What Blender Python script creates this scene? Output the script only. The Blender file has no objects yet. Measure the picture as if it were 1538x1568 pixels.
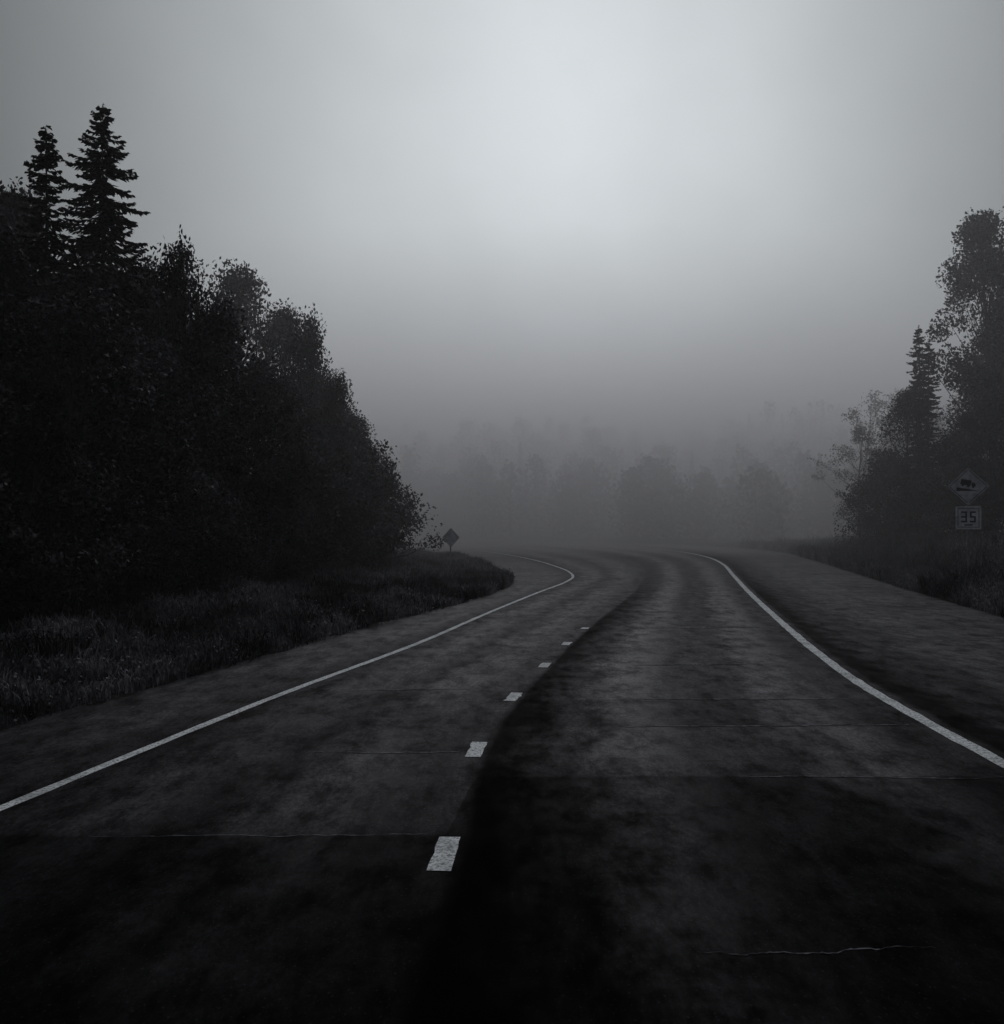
import bpy, math, random
import numpy as np
from mathutils import Vector
D=bpy.data
scene=bpy.context.scene
col=scene.collection
scene.view_settings.view_transform='Standard'
scene.view_settings.look='None'
scene.view_settings.exposure=0

# ---------------------------------------------------------------- helpers
def smooth_interp(pts):
    ys=np.array([p[0] for p in pts],float); xs=np.array([p[1] for p in pts],float)
    m=np.gradient(xs,ys)
    def f(y):
        y=np.asarray(y,float); yc=np.clip(y,ys[0],ys[-1])
        i=np.clip(np.searchsorted(ys,yc)-1,0,len(ys)-2)
        h=ys[i+1]-ys[i]; t=(yc-ys[i])/h
        r=(2*t**3-3*t**2+1)*xs[i]+(t**3-2*t**2+t)*h*m[i]+(-2*t**3+3*t**2)*xs[i+1]+(t**3-t**2)*h*m[i+1]
        return r
    return f
# plan of the road, metres: (distance ahead, lateral position)
LINE_L=smooth_interp([(-12,-7.9),(0,-5.4),(7.03,-3.86),(11.2,-2.95),(16.65,-1.53),(21.7,-.45),(29.3,1.28),(33.5,2.30),(36.5,2.82),(40.5,2.98),(46,2.66),(53,1.93),(60.4,.7),(71.6,-2.0),(85,-7.5),(95,-14),(105,-24),(130,-60)])
CENTRE=smooth_interp([(-12,-1.6),(0,-.9),(6.1,-.36),(8.88,-.23),(11.58,.17),(14.1,.68),(16.6,1.19),(19,1.74),(21.5,2.32),(24.6,3.1),(32.4,4.85),(41,6.35),(47,7.1),(53,7.4),(60,7.3),(72,6.0),(85,2),(95,-4),(105,-12),(115,-22),(130,-45)])
LINE_R=smooth_interp([(-12,4.3),(0,4.4),(8.32,4.57),(9.87,4.66),(12.1,4.84),(16.2,5.45),(20.95,6.3),(28,7.62),(38.5,9.71),(48,11.6),(58,13.0),(70,13.3),(85,10.5),(100,4),(112,-6),(120,-16),(130,-32)])
EDGE_L=smooth_interp([(-12,-9.3),(0,-7.3),(9.78,-5.37),(11.8,-4.81),(15,-3.96),(19.25,-2.87),(24.6,-1.21),(29,-.2),(32.4,.3),(36,.3),(41,-.26),(51,-1.6),(64,-4.4),(80,-10),(95,-20),(105,-31),(130,-70)])
EDGE_R=smooth_interp([(-12,9.2),(0,9.4),(8,9.7),(15,10.6),(21.2,11.67),(29.3,13.2),(41,15.6),(55,18.5),(66,20.4),(75,20.6),(95,15),(110,6),(120,-6),(130,-22)])
TREE_L=smooth_interp([(-12,-11),(10,-9.8),(18,-8.8),(24,-8.0),(34,-5.9),(40,-5.0),(50,-7),(60,-9)])

def sst(t):
    t=np.clip(t,0,1); return t*t*(3-2*t)
def height(x,y):
    x=np.asarray(x,float); y=np.asarray(y,float)
    dl=EDGE_L(y)-x; dr=x-EDGE_R(y)
    wob=.12*np.sin(x*1.3+y*.7)+.1*np.sin(x*.6-y*1.1+2)
    h=-.03+sst(dl/7)*(.35+wob)
    amp=.85*(1-sst((y-45)/35))+.2
    h=h+sst((dr-.2)/5)*(amp+wob)
    beyond=np.clip(y-118,0,None)
    h=h+beyond*.10*sst(beyond/40)+np.clip(np.abs(x)-60,0,None)*.03
    h=h+sst(beyond/20)*.8*np.sin(x*.05)*np.sin(y*.04)
    return h

def mesh_obj(name,V,F,mats,midx=None,parent=None,smooth=False):
    me=D.meshes.new(name)
    V=np.asarray(V,dtype=np.float32)
    if isinstance(F,np.ndarray):
        n,k=F.shape
        me.vertices.add(len(V)); me.vertices.foreach_set('co',V.ravel())
        me.loops.add(n*k); me.loops.foreach_set('vertex_index',F.astype(np.int32).ravel())
        me.polygons.add(n); me.polygons.foreach_set('loop_start',np.arange(0,n*k,k,dtype=np.int32))
        me.update(calc_edges=True)
    else:
        me.from_pydata([tuple(map(float,v)) for v in V],[],[tuple(map(int,f)) for f in F])
    for m in mats: me.materials.append(m)
    if midx is not None: me.polygons.foreach_set('material_index',np.asarray(midx,dtype=np.int32))
    if smooth: me.polygons.foreach_set('use_smooth',np.ones(len(me.polygons),dtype=bool))
    me.update()
    o=D.objects.new(name,me); col.objects.link(o)
    if parent: o.parent=parent
    return o

# ---------------------------------------------------------------- materials
TINT=(.97,.96,1.08)
class NB:
    def __init__(s,name):
        s.m=D.materials.new(name); s.m.use_nodes=True
        s.t=s.m.node_tree; s.b=s.t.nodes['Principled BSDF']
    def n(s,ty,**k):
        a=s.t.nodes.new(ty)
        for kk,v in k.items(): setattr(a,kk,v)
        return a
    def link(s,a,b): s.t.links.new(a,b)
    def inp(s,node,i,v):
        if isinstance(v,(int,float)): node.inputs[i].default_value=v
        else: s.link(v,node.inputs[i])
    def math(s,op,a,b=0.,c=None):
        x=s.n('ShaderNodeMath',operation=op)
        s.inp(x,0,a); s.inp(x,1,b)
        if c is not None: s.inp(x,2,c)
        return x.outputs[0]
    def noise(s,vec,scale,detail=4,rough=.6):
        x=s.n('ShaderNodeTexNoise'); x.inputs['Scale'].default_value=scale
        x.inputs['Detail'].default_value=detail; x.inputs['Roughness'].default_value=rough
        s.link(vec,x.inputs['Vector']); return x.outputs['Fac']
    def mr(s,v,a,b,c,d,sm=True):
        x=s.n('ShaderNodeMapRange')
        if sm: x.interpolation_type='SMOOTHSTEP'
        s.inp(x,0,v)
        for i,q in zip((1,2,3,4),(a,b,c,d)): x.inputs[i].default_value=q
        return x.outputs[0]
    def colour(s,val,tint=TINT):
        x=s.n('ShaderNodeVectorMath',operation='SCALE'); x.inputs[0].default_value=tint
        s.inp(x,3,val); s.link(x.outputs[0],s.b.inputs['Base Color'])

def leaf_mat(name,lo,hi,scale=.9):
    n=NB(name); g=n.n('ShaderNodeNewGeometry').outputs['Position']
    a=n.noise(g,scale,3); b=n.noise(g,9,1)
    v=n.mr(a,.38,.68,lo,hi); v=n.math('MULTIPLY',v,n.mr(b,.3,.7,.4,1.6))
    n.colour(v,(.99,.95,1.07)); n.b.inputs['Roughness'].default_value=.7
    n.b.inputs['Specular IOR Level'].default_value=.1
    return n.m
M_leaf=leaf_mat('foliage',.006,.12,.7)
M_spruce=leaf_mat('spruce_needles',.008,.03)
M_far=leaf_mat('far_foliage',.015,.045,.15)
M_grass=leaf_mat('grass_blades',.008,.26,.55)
n=NB('bark'); g=n.n('ShaderNodeNewGeometry').outputs['Position']
n.colour(n.mr(n.noise(g,12,4),.3,.7,.02,.06)); n.b.inputs['Roughness'].default_value=.9; M_bark=n.m
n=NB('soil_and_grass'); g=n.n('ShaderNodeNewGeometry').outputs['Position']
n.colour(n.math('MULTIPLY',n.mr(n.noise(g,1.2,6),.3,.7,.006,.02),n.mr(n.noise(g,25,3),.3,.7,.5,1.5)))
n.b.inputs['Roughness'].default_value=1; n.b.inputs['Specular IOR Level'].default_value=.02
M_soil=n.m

# asphalt (uses the road's lane coordinates: U across, V along, in UV map)
def asphalt():
    n=NB('asphalt')
    P=n.n('ShaderNodeNewGeometry').outputs['Position']
    uv=n.n('ShaderNodeUVMap'); uv.uv_map='lane'
    s=n.n('ShaderNodeSeparateXYZ'); n.link(uv.outputs[0],s.inputs[0])
    u0,v=s.outputs[0],s.outputs[1]
    def mapped(src,sc):
        mp=n.n('ShaderNodeMapping'); mp.inputs['Scale'].default_value=sc; n.link(src,mp.inputs[0]); return mp.outputs[0]
    uvo=uv.outputs[0]
    streak=n.noise(mapped(uvo,(7,.22,1)),1.0,4,.65)
    big=n.noise(mapped(uvo,(1.2,.5,1)),1.1,5,.7)
    mott=n.noise(mapped(P,(1,.45,1)),3.2,6,.78)
    agg=n.noise(mapped(P,(1,.5,1)),24,3,.85)
    grain=n.noise(mapped(P,(1,.7,1)),55,0,.5)
    wob=n.math('MULTIPLY',n.math('SUBTRACT',big,.5),.24)
    wob=n.math('ADD',wob,n.math('MULTIPLY',n.math('SUBTRACT',mott,.5),.16))
    u=n.math('ADD',u0,wob)
    def band(c,w):
        d=n.math('ABSOLUTE',n.math('SUBTRACT',u,c)); return n.mr(d,0,w,1,0)
    t=n.math('ADD',band(.33,.14),band(.76,.16))
    t=n.math('ADD',t,n.math('MULTIPLY',n.math('ADD',band(-.28,.24),band(-.72,.22)),.65))
    t=n.math('ADD',t,n.math('MULTIPLY',n.mr(u,1.3,1.6,0,1),.7))
    t=n.math('ADD',t,n.math('MULTIPLY',n.mr(u,-1.15,-1.02,1,0),.5))
    t=n.math('MULTIPLY',t,n.mr(big,.3,.65,.2,1.3))
    val=n.math('MULTIPLY_ADD',t,.0115,.0095)
    val=n.math('MULTIPLY',val,n.mr(streak,.3,.7,.45,1.6))
    seam=n.math('MULTIPLY',n.mr(u0,.0,.03,0,1),n.mr(u,.05,.24,1,0))
    seam=n.math('MULTIPLY',seam,n.mr(v,18,40,.9,.4))
    keep=n.math('SUBTRACT',1,seam)
    sh=n.math('MULTIPLY',n.mr(u0,1.03,1.07,0,1),n.mr(u,1.1,1.28,1,0))
    keep=n.math('MULTIPLY',keep,n.math('SUBTRACT',1,n.math('MULTIPLY',sh,.8)))
    # older rectangular repair lengths in different mixes; lens vignette painted on the near end
    vj=n.math('ADD',v,n.math('MULTIPLY',n.mr(u0,-.02,.02,0,1),-1.5))
    vj=n.math('ADD',vj,n.math('MULTIPLY',n.math('SUBTRACT',mott,.5),.12))
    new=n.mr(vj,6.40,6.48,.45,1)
    new=n.math('MULTIPLY',new,n.mr(v,3.5,11,.38,1))  # asphalt colour fades darker towards the camera, standing in for lens vignette
    rlane=n.math('MULTIPLY',n.mr(u0,-.02,.02,0,1),n.mr(u0,1.0,1.02,1,0))
    p1=n.math('MULTIPLY',n.math('MULTIPLY',n.mr(vj,8.33,8.38,0,1),n.mr(vj,9.88,9.93,1,0)),rlane)
    new=n.math('MULTIPLY',new,n.math('SUBTRACT',1,n.math('MULTIPLY',p1,.28)))
    llane=n.math('MULTIPLY',n.mr(u0,-1,-.98,0,1),n.mr(u0,-.04,-.02,1,0))
    p2=n.math('MULTIPLY',n.math('MULTIPLY',n.mr(vj,8.78,8.83,0,1),n.mr(vj,11.98,12.05,1,0)),llane)
    new=n.math('MULTIPLY',new,n.math('SUBTRACT',1,n.math('MULTIPLY',p2,.25)))
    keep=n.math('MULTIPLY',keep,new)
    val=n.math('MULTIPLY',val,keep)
    val=n.math('MULTIPLY',val,n.mr(agg,.34,.68,.1,2.3,False))
    val=n.math('MULTIPLY',val,n.mr(mott,.32,.68,.25,1.9))
    chips=n.mr(grain,.70,.80,0,.045); val=n.math('ADD',val,n.math('MULTIPLY',chips,n.math('MULTIPLY_ADD',keep,.7,.12)))
    val=n.math('MAXIMUM',val,.0010)
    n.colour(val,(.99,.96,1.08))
    n.b.inputs['Roughness'].default_value=.75
    n.link(n.math('MULTIPLY',n.math('MULTIPLY_ADD',t,.09,.03),n.math('MULTIPLY',keep,n.mr(mott,.35,.65,.3,1.5))),n.b.inputs['Specular IOR Level'])
    return n.m
M_asph=asphalt()
n=NB('road_paint'); g=n.n('ShaderNodeNewGeometry').outputs['Position']
w=n.math('MULTIPLY',n.mr(n.noise(g,30,4,.8),.38,.54,.25,1),n.mr(n.noise(g,2.5,4),.3,.6,.6,1))
n.colour(n.math('MULTIPLY',w,.78),(.96,1,1.02)); n.b.inputs['Roughness'].default_value=.8; n.b.inputs['Specular IOR Level'].default_value=.1; M_paint=n.m
n=NB('crack_filler'); g=n.n('ShaderNodeNewGeometry').outputs['Position']
n.colour(n.mr(n.noise(g,3,4,.8),.38,.62,.014,.16)); n.b.inputs['Roughness'].default_value=.9; n.b.inputs['Specular IOR Level'].default_value=.05; M_crack=n.m
def plain(name,v,r=.6,metal=0):
    n=NB(name); g=n.n('ShaderNodeNewGeometry').outputs['Position']
    n.colour(n.math('MULTIPLY',n.mr(n.noise(g,6,4),.3,.7,.65,1.15),v)); n.b.inputs['Roughness'].default_value=r; n.b.inputs['Metallic'].default_value=metal
    return n.m
M_sign=plain('sign_face',.62); M_signw=plain('sign_plate_face',.72); M_ink=plain('sign_ink',.05); M_post=plain('galvanised_post',.2,.6); M_back=plain('sign_back',.5,.6)

# ---------------------------------------------------------------- terrain
def axis(segs):
    out=[]
    for a,b,s in segs: out+=list(np.arange(a,b,s))
    out.append(segs[-1][1]); return np.array(out)
gx=axis([(-700,-100,40),(-100,-30,5),(-30,40,.6),(40,120,5),(120,700,40)])
gy=axis([(-120,-12,12),(-12,90,.6),(90,150,2),(150,400,10),(400,900,50)])
X,Y=np.meshgrid(gx,gy); Z=height(X,Y)
V=np.stack([X,Y,Z],-1).reshape(-1,3); nx=len(gx); ny=len(gy)
i,j=np.meshgrid(np.arange(nx-1),np.arange(ny-1)); a=(j*nx+i).ravel()
mesh_obj('ground',V,np.stack([a,a+1,a+nx+1,a+nx],1),[M_soil],smooth=True)

# ---------------------------------------------------------------- road
ys=axis([(-12,60,.4),(60,128,1)])
us=[];rows=[]
for y in ys:
    el,l,c,r,er=[float(f(y)) for f in (EDGE_L,LINE_L,CENTRE,LINE_R,EDGE_R)]
    el+=.07*math.sin(y*2.1)+.05*math.sin(y*5.3); er+=.08*math.sin(y*1.7+1)+.05*math.sin(y*4.1)
    xs=[];uu=[]
    for A,B,ua,ub,k in ((el,l,-1.5,-1,4),(l,c,-1,0,8),(c,r,0,1,8),(r,er,1,2.4,6)):
        for q in range(k): xs.append(A+(B-A)*q/k); uu.append(ua+(ub-ua)*q/k)
    xs.append(er); uu.append(2.4)
    rows.append([(x,y,0.0) for x in xs]); us.append([(q,y) for q in uu])
W=len(rows[0]); V=np.array(rows).reshape(-1,3); UV=np.array(us).reshape(-1,2)
i,j=np.meshgrid(np.arange(W-1),np.arange(len(ys)-1)); a=(j*W+i).ravel()
F=np.stack([a,a+1,a+W+1,a+W],1)
road=mesh_obj('road',V,F,[M_asph])
uvl=road.data.uv_layers.new(name='lane'); uvl.data.foreach_set('uv',UV[F.ravel()].astype(np.float32).ravel())

def ribbon(name,f,y0,y1,w,mat,z=.004,step=.25,seed=0):
    yy=np.arange(y0,y1+1e-6,step); yy=np.linspace(y0,y1,max(2,len(yy)))
    xx=f(yy); sl=(f(yy+.05)-f(yy-.05))/.1
    nx_=1/np.sqrt(1+sl**2); ny_=-sl*nx_
    q=np.random.default_rng(seed); wl=w/2*(1+q.normal(0,.07,len(yy))); wr=w/2*(1+q.normal(0,.07,len(yy)))
    Lp=np.stack([xx-nx_*wl,yy-ny_*wl,0*yy+z],1); Rp=np.stack([xx+nx_*wr,yy+ny_*wr,0*yy+z],1)
    V=np.empty((2*len(yy),3)); V[0::2]=Lp; V[1::2]=Rp
    a=np.arange(0,2*len(yy)-2,2)
    return mesh_obj(name,V,np.stack([a,a+1,a+3,a+2],1),[mat],parent=road)
ribbon('edge_line_left',LINE_L,-10,104,.11,M_paint,seed=1)
ribbon('edge_line_right',LINE_R,-10,118,.16,M_paint,seed=2)
k=0
for y,l in [(3.3,.3),(6.1,.31),(8.88,.29),(11.55,.27),(14.1,.22),(16.6,.2),(19.0,.12)]:
    ribbon('centre_dash_%d'%k,lambda q:CENTRE(q)-.02,y-l,y+l,.15,M_paint,step=.1,seed=k); k+=1
rng=np.random.default_rng(5)
def cross(k,y,fa,fb,ta,tb,w):
    xa=float(fa(y)); xb=float(fb(y)); t=np.linspace(ta,tb,70); x=xa+(xb-xa)*t
    yy=y+np.cumsum(rng.normal(0,.007,70))+.03*(x-x[0])
    ww=w*(.25+rng.random(70))*np.sin(np.linspace(.1,3.04,70))**.4; V=np.empty((140,3)); V[0::2]=np.stack([x,yy-ww/2,0*x+.004],1); V[1::2]=np.stack([x,yy+ww/2,0*x+.004],1)
    a=np.arange(0,138,2); mesh_obj('transverse_joint_%d'%k,V,np.stack([a,a+2,a+3,a+1],1),[M_crack],parent=road)
for k,q in enumerate([(7.93,CENTRE,LINE_R,.5,1.0,.03),(9.85,CENTRE,LINE_R,.3,.95,.06),(11.4,CENTRE,LINE_R,.35,.9,.07),(14.1,CENTRE,LINE_R,.3,.75,.10),(8.8,LINE_L,CENTRE,.5,.95,.04),(12,LINE_L,CENTRE,.3,.8,.05),(14,LINE_R,EDGE_R,.45,1,.10),(17,LINE_R,EDGE_R,.3,.9,.12),(19,CENTRE,LINE_R,.2,.9,.10),(6.43,LINE_L,CENTRE,.3,.95,.012),(4.7,CENTRE,LINE_R,.3,.55,.012)]): cross(k,*q)

# ---------------------------------------------------------------- plants
def leaves(C,size,rng,aspect=.6,flat=0):
    N=len(C); a=rng.normal(size=(N,3)); a[:,2]*=(1-flat*.6); a/=np.linalg.norm(a,axis=1)[:,None]
    b=rng.normal(size=(N,3)); b-= (b*a).sum(1)[:,None]*a; b/=np.linalg.norm(b,axis=1)[:,None]
    s=(size*(.6+.8*rng.random(N)))[:,None]
    V=np.empty((N,4,3)); V[:,0]=C-a*s*.5; V[:,1]=C+b*s*.5*aspect; V[:,2]=C+a*s*.5; V[:,3]=C-b*s*.5*aspect
    return V.reshape(-1,3)
def tube(pts,rad,n=5):
    pts=np.asarray(pts,float); V=[];F=[]
    for i,(p,r) in enumerate(zip(pts,rad)):
        d=pts[min(i+1,len(pts)-1)]-pts[max(i-1,0)]; d=d/(np.linalg.norm(d)+1e-9)
        up=np.array([1,0,0]) if abs(d[2])>.7 else np.array([0,0,1])
        a=np.cross(d,up); a/=np.linalg.norm(a); b=np.cross(d,a)
        for k in range(n):
            t=2*math.pi*k/n; V.append(p+r*(a*math.cos(t)+b*math.sin(t)))
    for i in range(len(pts)-1):
        for k in range(n):
            F.append((i*n+k,i*n+(k+1)%n,(i+1)*n+(k+1)%n,(i+1)*n+k))
    return np.array(V),np.array(F)
class Acc:
    def __init__(s): s.V=[];s.F=[];s.M=[];s.n=0
    def add(s,V,F,m): s.V.append(V); s.F.append(F+s.n); s.M.append(np.full(len(F),m)); s.n+=len(V)
    def quads(s,V,m): s.add(V,np.arange(len(V)).reshape(-1,4),m)
    def mesh(s,name,mats):
        o=mesh_obj(name,np.concatenate(s.V),np.concatenate(s.F),mats,np.concatenate(s.M)); me=o.data; D.objects.remove(o); return me
def deciduous(seed,h,w,base,nclump,nleaf,ls,sig=.45,name='decid'):
    r=np.random.default_rng(seed); A=Acc()
    lean=r.normal(0,.03*h,2)
    def trunk(t): return np.array([lean[0]*t*t+.08*math.sin(t*7+seed),lean[1]*t*t+.06*math.sin(t*5),h*t])
    A.add(*tube([trunk(t) for t in np.linspace(-.02,.93,10)],np.linspace(.014*h,.02,10),7),1)
    lob=r.random(6)*6.28
    for c in range(nclump):
        t=base+(1-base)*(r.random()**.85)
        q=(t-base)/(1-base); prof=(math.sin(math.pi*min(1,q*.82+.16)))**.7*(1 if q<.7 else 1-(q-.7)*1.2)
        az=r.random()*6.283; lobe=1+.3*math.sin(az*2+lob[0])+.28*math.sin(az*3+t*9+lob[1])
        rad=w*prof*lobe*math.sqrt(r.random()*.85+.15)
        ctr=trunk(min(t,.97))+np.array([rad*math.cos(az),rad*math.sin(az),r.normal(0,.15)])
        st=trunk(max(.05,t-.12-.1*r.random()-.12*rad/h*2))
        mid=(st+ctr)/2+np.array([0,0,-.08*rad]); A.add(*tube([st,mid,ctr],[.012+.012*rad,.012+.006*rad,.006],4),1)
        k=int(nleaf*(.5+r.random())); s=sig*(.6+.8*r.random())
        d=r.normal(size=(k,3)); ln=np.linalg.norm(d,axis=1); d=d/ln[:,None]*np.minimum(ln,1.9)[:,None]
        P=ctr+d*np.array([s,s,s*.75])
        P=P[P[:,2]>.05]
        A.quads(leaves(P,ls,r),0)
        for e in range(2):
            d2=np.array([math.cos(az)*.5+r.normal(0,.3),math.sin(az)*.5+r.normal(0,.3),.9*r.random()]); d2=d2/np.linalg.norm(d2)*s*(1.6+.8*r.random())
            tt=r.random(14); A.quads(leaves(ctr+d2*tt[:,None]+r.normal(0,.05,(14,3)),ls*.9,r),0)
    return A.mesh(name,[M_leaf,M_bark])
def spruce(seed,h,w,slope,base=.08,name='spruce'):
    r=np.random.default_rng(seed); A=Acc()
    A.add(*tube([(0.04*math.sin(t*6),0.03*math.cos(t*5),h*t) for t in np.linspace(0,1,10)],np.linspace(.011*h,.01,10),6),1)
    z=h*base
    while z<h-.12:
        dist=h-z
        L0=min(w*(.85+.15*math.sin(z*2+seed)),slope*dist+.05)+.012*dist
        nb=int(r.integers(9,12)); off=r.random()*6.28
        for b in range(nb):
            if r.random()<.12: continue
            az=off+6.283*b/nb+r.normal(0,.2); L=L0*(.5+.65*r.random()); q=dist/h
            s=np.linspace(0,1,7); rr=L*s; up=.35*max(0,1-dist/2.5)
            zz=z+L*((up-.32)*s+.22*s**3)+r.normal(0,.08)
            P=np.stack([rr*math.cos(az),rr*math.sin(az),zz],1)
            A.add(*tube(P,np.linspace(.018,.004,7)*(.5+L*.4),3),1)
            m=int(14+85*L); t=r.random(m)**.7
            C=np.stack([np.interp(t,s,P[:,k]) for k in range(3)],1)
            side=r.choice([-1,1],m); ang=az+side*(.4+.6*r.random(m)); ln=(.09+.22*L*(1-t))*(.5+.8*r.random(m))
            dx=np.stack([np.cos(ang)*ln,np.sin(ang)*ln,-ln*(.05+.6*r.random(m))],1)
            wd=np.stack([-np.sin(ang),np.cos(ang),r.normal(0,.6,m)],1)*(.022+.016*r.random(m))[:,None]
            Q=np.empty((m,4,3)); Q[:,0]=C-wd*.5; Q[:,1]=C+dx*.6-wd; Q[:,2]=C+dx; Q[:,3]=C+dx*.5+wd
            A.quads(Q.reshape(-1,3),0)
        z+=(.2+.12*r.random())*(.55 if dist<1 else 1)
    m=40; t=r.random(m); C=np.stack([r.normal(0,.02,m),r.normal(0,.02,m),h-.35+.4*t],1)
    A.quads(leaves(C,.07,r,.3),0)
    return A.mesh(name,[M_spruce,M_bark])
tall=[deciduous(11+k,10,2.2,.06,80,160,.15,.44,'broadleaf_crown') for k in range(4)]
bush=[deciduous(31+k,4,1.7,.03,50,120,.12,.34,'bush_crown') for k in range(3)]
birch=[deciduous(51+k,18,2.8,.12,120,190,.19,.55,'birch_crown') for k in range(3)]
sparse=[deciduous(61+k,10,2.4,.2,38,60,.15,.34,'sparse_crown') for k in range(2)]
spr=[spruce(71,14,1.5,.5),spruce(72,12,.68,.38),spruce(73,12.5,.8,.3)]
R=random.Random(3)
def put(me,name,x,y,s,sxy=None):
    o=D.objects.new(name,me); col.objects.link(o)
    sxy=sxy or s
    o.scale=(sxy,sxy,s); o.rotation_euler=(0,0,R.random()*6.28)
    o.location=(x,y,float(height(x,y))-.05); return o
put(spr[0],'spruce_tree',-11.4,26,1.0); put(spr[1],'spruce_tree',-12.05,24,1.02)
put(spr[2],'spruce_tree',23.3,51,.99); put(spr[1],'spruce_tree',24.3,52,.98)
dec=[(-16.4,30,12.6,1.1),(-9.7,27,10.3,.62),(-8.6,26.5,7.9,.75),(-11.3,40,12.6,.95),(-9.8,42,11.6,.85),(-7.8,37,10.3,.62),(-6.9,36.5,7.5,.6),(-6.0,37,6.2,.65),
(-12.6,22,8.8,1),(-10.8,24,8.6,1),(-14.2,26,10.6,1),(-9.8,20.5,7.0,.9),(-9.3,24,6.6,.8),(-8.3,30.5,7.4,.85),(-9.4,29,7.9,.9),(-7.7,33.5,7.0,.75),(-13,32,10.8,1.0),(-15.5,34,12,1.1),(-11,16.5,6.2,1),(-12,19,7.5,1),(-14,20,8.8,1),(-18,26,11,1),(-19,34,12,1.1),(-13.5,43,11.5,1),(-9,45,8.5,.9),(-14,38,11,1),(-16,42,12,1.1),(-13,13,7,1),
(21.8,49,8.3,.8),(27,46.5,12,1.1),(28.5,48,10,1),(33,50,14,1.2),(25,49,7,.8),(31,45,11,1),(35,46,14,1.2),(37,84,14,1.3),(40,72,15,1.3),(36,78,12,1.1)]
for k,(x,y,h,wf) in enumerate(dec): put(tall[k%4],'broadleaf_tree',x,y,h/10,wf*(.75+.025*h))
for k,(x,y,s,sx) in enumerate([(26.8,50,1.0,.95),(29.4,51,.96,1.1),(32.5,56,1.0,1.1)]): put(birch[(k+2)%3],'birch_tree',x,y,s,sx)
put(sparse[0],'sapling_tree',24.6,63,.85); put(sparse[1],'sapling_tree',28.5,72,1.2)
bs=[]
for y in np.arange(11,42,1.5):
    bs.append((float(TREE_L(y))-1.1+R.uniform(-.5,.3)-(.5 if y>36 else 0),y,.55+.35*R.random()))
bs+=[(-5.5,38.5,1.2),(-5.3,39.5,1.0),(-6.0,37,1.3),(-6.5,41,1.2),(-6.7,35,1.4),(23,46,1.1),(25.2,44,1.2),(27.5,42,1.2),(21.3,48,1.0),(30,42,1.4),(24,48,1.3),(33,41,1.5),(20.9,51,1.0),(22.5,53,1.2)]
for k,(x,y,s) in enumerate(bs): put(bush[k%3],'bush',x,y,s)

# grass & weeds
def grass(name,pts,hmin,hmax,seed):
    r=np.random.default_rng(seed); N=len(pts); z=height(pts[:,0],pts[:,1])
    cl=.5+.5*np.sin(pts[:,0]*2.3+np.sin(pts[:,1]*1.7)*2)*np.sin(pts[:,1]*1.9+1)
    hh=(hmin+(hmax-hmin)*(.25+.75*cl)*r.random(N)**.7)
    B=np.stack([pts[:,0],pts[:,1],z-.03],1); az=r.random(N)*6.28; w=.007+.009*r.random(N)
    wd=np.stack([np.cos(az),np.sin(az),0*az],1)*w[:,None]
    ln=r.normal(0,.28,(N,2))*hh[:,None]; tip=B+np.stack([ln[:,0],ln[:,1],hh],1); mid=B+np.stack([ln[:,0]*.3,ln[:,1]*.3,hh*.6],1)
    Q=np.empty((N,4,3)); Q[:,0]=B-wd*.6; Q[:,1]=mid-wd; Q[:,2]=tip; Q[:,3]=mid+wd
    k=N//2; idx=r.integers(0,N,k); C=tip[idx]*.75+B[idx]*.25+r.normal(0,.04,(k,3))
    L=leaves(C,.06,r)
    V=np.concatenate([Q.reshape(-1,3),L]); return mesh_obj(name,V,np.arange(len(V)).reshape(-1,4),[M_grass])
r=np.random.default_rng(9)
y=r.uniform(6,62,60000); wl=np.minimum(EDGE_L(y)-TREE_L(y),7); x=EDGE_L(y)+.08-np.abs(wl)*r.random(60000)**1.1
grass('roadside_grass',np.stack([x,y],1),.08,.62,1)
y=r.uniform(8,78,60000); x=EDGE_R(y)-.08+9*r.random(60000)**1.3
grass('roadside_grass',np.stack([x,y],1),.2,1.15,2)

# distant forest on the hillside: one object
r=np.random.default_rng(21); A=Acc()
rows_=[(104,7.5),(112,8.5),(120,10),(130,11),(145,12.5),(165,14),(190,15),(220,16)]
for yr,hb in rows_:
    step=2.2+yr*.008
    for x in np.arange(-yr*.35-10,yr*.62+10,step):
        xx=x+r.normal(0,1.3); yy=yr+r.normal(0,3)
        if xx<EDGE_R(min(yy,129))+4 and yy<132: 
            yy=132+r.random()*6
        h=hb*(.72+.35*r.random()+.12*math.sin(xx*.11+yr))*(1.15 if xx/yy>.28 else 1); z0=float(height(xx,yy))
        con=r.random()<.08
        A.add(*tube([(xx,yy,z0-.3),(xx,yy,z0+h*.85)],[.15,.04],4),1)
        N=460; t=r.random(N)**.75
        prof=(1-t)*2.0 if con else (2.2+1.2*r.random())*np.sin(np.pi*np.clip(t*.75+.15,0,1))
        az=r.random(N)*6.283; rad=prof*np.sqrt(r.random(N))*(1+.35*np.sin(az*3+t*8+xx))
        A.quads(leaves(np.stack([xx+rad*np.cos(az),yy+rad*np.sin(az),z0+h*(.03+.97*t)+r.normal(0,.3,N)],1),.5,r,.8),0)
me=A.mesh('distant_forest',[M_far,M_bark]); o=D.objects.new('distant_forest',me); col.objects.link(o)

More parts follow.
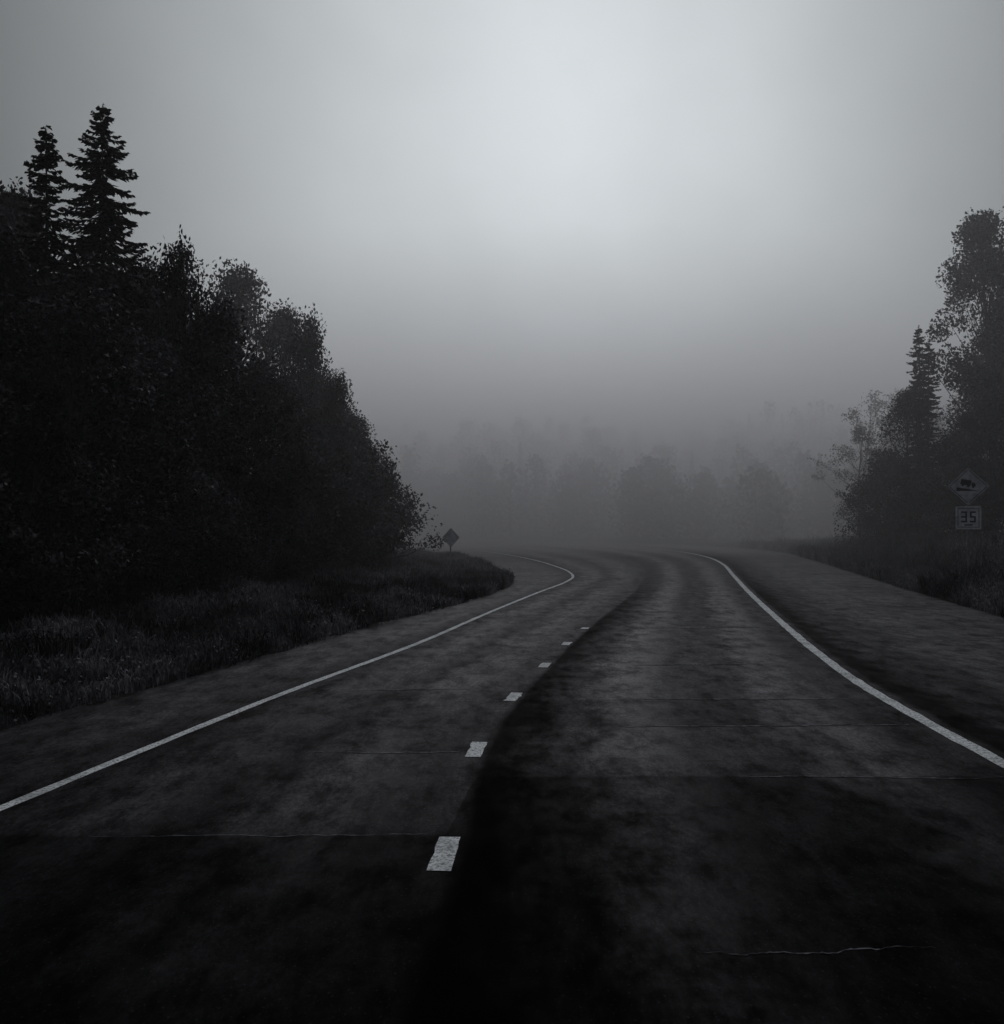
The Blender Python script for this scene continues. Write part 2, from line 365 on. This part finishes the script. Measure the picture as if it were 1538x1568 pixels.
# ---------------------------------------------------------------- signs
def rounded(w,h,rad,n=5):
    P=[]
    for cx,cy,a0 in ((w/2-rad,h/2-rad,0),(-w/2+rad,h/2-rad,90),(-w/2+rad,-h/2+rad,180),(w/2-rad,-h/2+rad,270)):
        for k in range(n+1):
            a=math.radians(a0+90*k/n); P.append((cx+rad*math.cos(a),cy+rad*math.sin(a)))
    return P
def plate(name,P,z,y,th,mat,parent,rot=0):
    c,s=math.cos(rot),math.sin(rot); P=[(p[0]*c-p[1]*s,p[0]*s+p[1]*c) for p in P]; n=len(P)
    V=[(p[0],y,z+p[1]) for p in P]+[(p[0],y+th,z+p[1]) for p in P]
    F=[tuple(range(n)),tuple(range(2*n-1,n-1,-1))]+[(i,i+n,(i+1)%n+n,(i+1)%n) for i in range(n)]
    o=mesh_obj(name,V,F,[mat],parent=parent); return o
def rect(a,b,c,d): return [(a,b),(c,b),(c,d),(a,d)]
def post(parent,h,w=.06):
    P=[(-w/2,0),(w/2,0),(w/2,.035),(w/4,.035),(w/4,.012),(-w/4,.012),(-w/4,.035),(-w/2,.035)]
    n=8; V=[(p[0],p[1]+.012,-.3) for p in P]+[(p[0],p[1]+.012,h) for p in P]
    F=[tuple(range(n)),tuple(range(2*n-1,n-1,-1))]+[(i,(i+1)%n,(i+1)%n+n,i+n) for i in range(n)]
    mesh_obj('post',V,F,[M_post],parent=parent)
def warning(x,y,s,zc,yaw,extra,face):
    e=D.objects.new('warning_sign',None); col.objects.link(e); g=float(height(x,y)); e.location=(x,y,g); e.rotation_euler=(0,0,yaw)
    zc-=g; post(e,zc+s*.6)
    plate('diamond_back',rounded(s,s,.06),zc,0,.006,M_back,e,math.pi/4)
    plate('diamond_face',rounded(s-.01,s-.01,.055),zc,-.004,.002,face,e,math.pi/4)
    if extra:
        for k in range(4):
            a=math.pi/4+k*math.pi/2
            plate('border_%d'%k,rect(-s*.42,s*.43,s*.42,s*.455),zc,-.007,.001,M_ink,e,a)
        plate('grade',[(-.34,-.02),(-.34,-.14),(.30,-.14)],zc,-.007,.001,M_ink,e)
        plate('truck_box',rect(-.24,.03,.06,.2),zc,-.007,.001,M_ink,e,-.2)
        plate('truck_cab',[(.08,.03),(.2,.03),(.2,.09),(.15,.15),(.08,.15)],zc,-.007,.001,M_ink,e,-.2)
        for q in (-.16,.0,.14):
            plate('wheel',[(q+.035*math.cos(t),.01+.035*math.sin(t)) for t in np.linspace(0,6.28,13)[:-1]],zc,-.009,.001,M_ink,e,-.2)
        z2=zc-.99; pw=.74
        plate('advisory_back',rounded(pw,pw,.05),z2,0,.006,M_back,e)
        plate('advisory_face',rounded(pw-.01,pw-.01,.045),z2,-.004,.002,M_signw,e)
        for nm,a in (('t',rect(-.31,.29,.31,.31)),('b',rect(-.31,-.31,.31,-.29)),('l',rect(-.31,-.288,-.29,.288)),('r',rect(.29,-.288,.31,.288))):
            plate('advisory_border_'+nm,a,z2,-.007,.001,M_ink,e)
        def seg(ox,on):
            S={'a':rect(ox,.15,ox+.17,.2),'g':rect(ox,.0,ox+.17,.05),'d':rect(ox,-.15,ox+.17,-.1),'f':rect(ox,.052,ox+.05,.148),'b':rect(ox+.12,.052,ox+.17,.148),'e':rect(ox,-.098,ox+.05,-.002),'c':rect(ox+.12,-.098,ox+.17,-.002)}
            for q in on: plate('digit_'+q,S[q],z2,-.007,.001,M_ink,e)
        seg(-.21,'abgcd'); seg(.04,'afgcd')
        plate('unit',rect(-.12,-.25,.12,-.21),z2,-.007,.001,M_ink,e)
    return e
warning(14.8,29,.86,2.2+55/1400*29,-.35,True,M_sign)
warning(-2.35,42,.64,1.5,.5,False,M_back)

# ---------------------------------------------------------------- fog volumes
def fog(name,lo,hi,dens,aniso=.4):
    V=[(x,y,z) for z in (lo[2],hi[2]) for y in (lo[1],hi[1]) for x in (lo[0],hi[0])]
    F=[(0,2,3,1),(4,5,7,6),(0,1,5,4),(2,6,7,3),(0,4,6,2),(1,3,7,5)]
    m=D.materials.new(name); m.use_nodes=True; t=m.node_tree; t.nodes.clear()
    o=t.nodes.new('ShaderNodeOutputMaterial'); s=t.nodes.new('ShaderNodeVolumeScatter')
    s.inputs['Color'].default_value=(1,1,1,1); s.inputs['Density'].default_value=dens; s.inputs['Anisotropy'].default_value=aniso
    t.links.new(s.outputs[0],o.inputs['Volume'])
    return mesh_obj(name,V,F,[m])
fog('fog',(-300,-40,-8),(300,27,21),.0006)
fog('fog',(-300,27.02,-8),(300,57,21),.0050)
fog('fog',(-500,57.02,-8),(500,600,21),.026)

# ---------------------------------------------------------------- sky and sun
SUN_EL=math.radians(24); SUN_AZ=math.radians(4)   # azimuth clockwise from +Y
S=Vector((math.sin(SUN_AZ)*math.cos(SUN_EL),math.cos(SUN_AZ)*math.cos(SUN_EL),math.sin(SUN_EL)))
w=D.worlds.new('World'); scene.world=w; w.use_nodes=True; t=w.node_tree; t.nodes.clear()
def N(ty,**k):
    a=t.nodes.new(ty)
    for q,v in k.items(): setattr(a,q,v)
    return a
def L(a,b): t.links.new(a,b)
def Mth(op,a,b=0.):
    x=N('ShaderNodeMath',operation=op)
    for i,v in enumerate((a,b)):
        if isinstance(v,(int,float)): x.inputs[i].default_value=v
        else: L(v,x.inputs[i])
    return x.outputs[0]
sky=N('ShaderNodeTexSky'); sky.sky_type='NISHITA'; sky.sun_disc=False; sky.sun_elevation=SUN_EL; sky.sun_rotation=SUN_AZ; sky.dust_density=5; sky.air_density=1
bw=N('ShaderNodeRGBToBW'); L(sky.outputs[0],bw.inputs[0])
tc=N('ShaderNodeTexCoord'); dt=N('ShaderNodeVectorMath',operation='DOT_PRODUCT'); L(tc.outputs['Generated'],dt.inputs[0]); dt.inputs[1].default_value=S
ang=Mth('ARCCOSINE',Mth('MINIMUM',dt.outputs['Value'],.99999))
gl=Mth('EXPONENT',Mth('MULTIPLY',Mth('POWER',Mth('DIVIDE',ang,math.radians(25.5)),2.3),-1.))
sp=N('ShaderNodeSeparateXYZ'); L(tc.outputs['Generated'],sp.inputs[0])
zen=Mth('POWER',Mth('MAXIMUM',sp.outputs[2],0.),4.)
no=N('ShaderNodeTexNoise'); no.inputs['Scale'].default_value=2.6; no.inputs['Detail'].default_value=4; L(tc.outputs['Generated'],no.inputs['Vector'])
cl=Mth('ADD',Mth('MULTIPLY',no.outputs['Fac'],.5),.75)
val=Mth('ADD',Mth('MULTIPLY',gl,5.0),Mth('MULTIPLY',zen,2.2)); val=Mth('ADD',val,.4)
val=Mth('ADD',val,Mth('MULTIPLY',bw.outputs[0],.03)); val=Mth('MULTIPLY',val,cl)
cc=N('ShaderNodeVectorMath',operation='SCALE'); cc.inputs[0].default_value=(.94,1.0,1.03); L(val,cc.inputs[3])
bg=N('ShaderNodeBackground'); bg.inputs['Strength'].default_value=.1; L(cc.outputs[0],bg.inputs[0])
out=N('ShaderNodeOutputWorld'); L(bg.outputs[0],out.inputs[0])
ld=D.lights.new('sun','SUN'); ld.energy=.95; ld.angle=math.radians(25); ld.color=(.97,.96,1.04)
lo=D.objects.new('sun',ld); col.objects.link(lo); lo.rotation_euler=(-S).to_track_quat('-Z','Y').to_euler(); lo.location=(5,10,30)

# ---------------------------------------------------------------- camera
cd=D.cameras.new('camera'); cam=D.objects.new('camera',cd); col.objects.link(cam)
cd.sensor_fit='HORIZONTAL'; cd.sensor_width=36; cd.lens=36*1400/1538; cd.clip_end=3000; cd.clip_start=.1
cam.location=(0,0,2.2); cam.rotation_euler=(math.radians(90+.65),0,0); scene.camera=cam
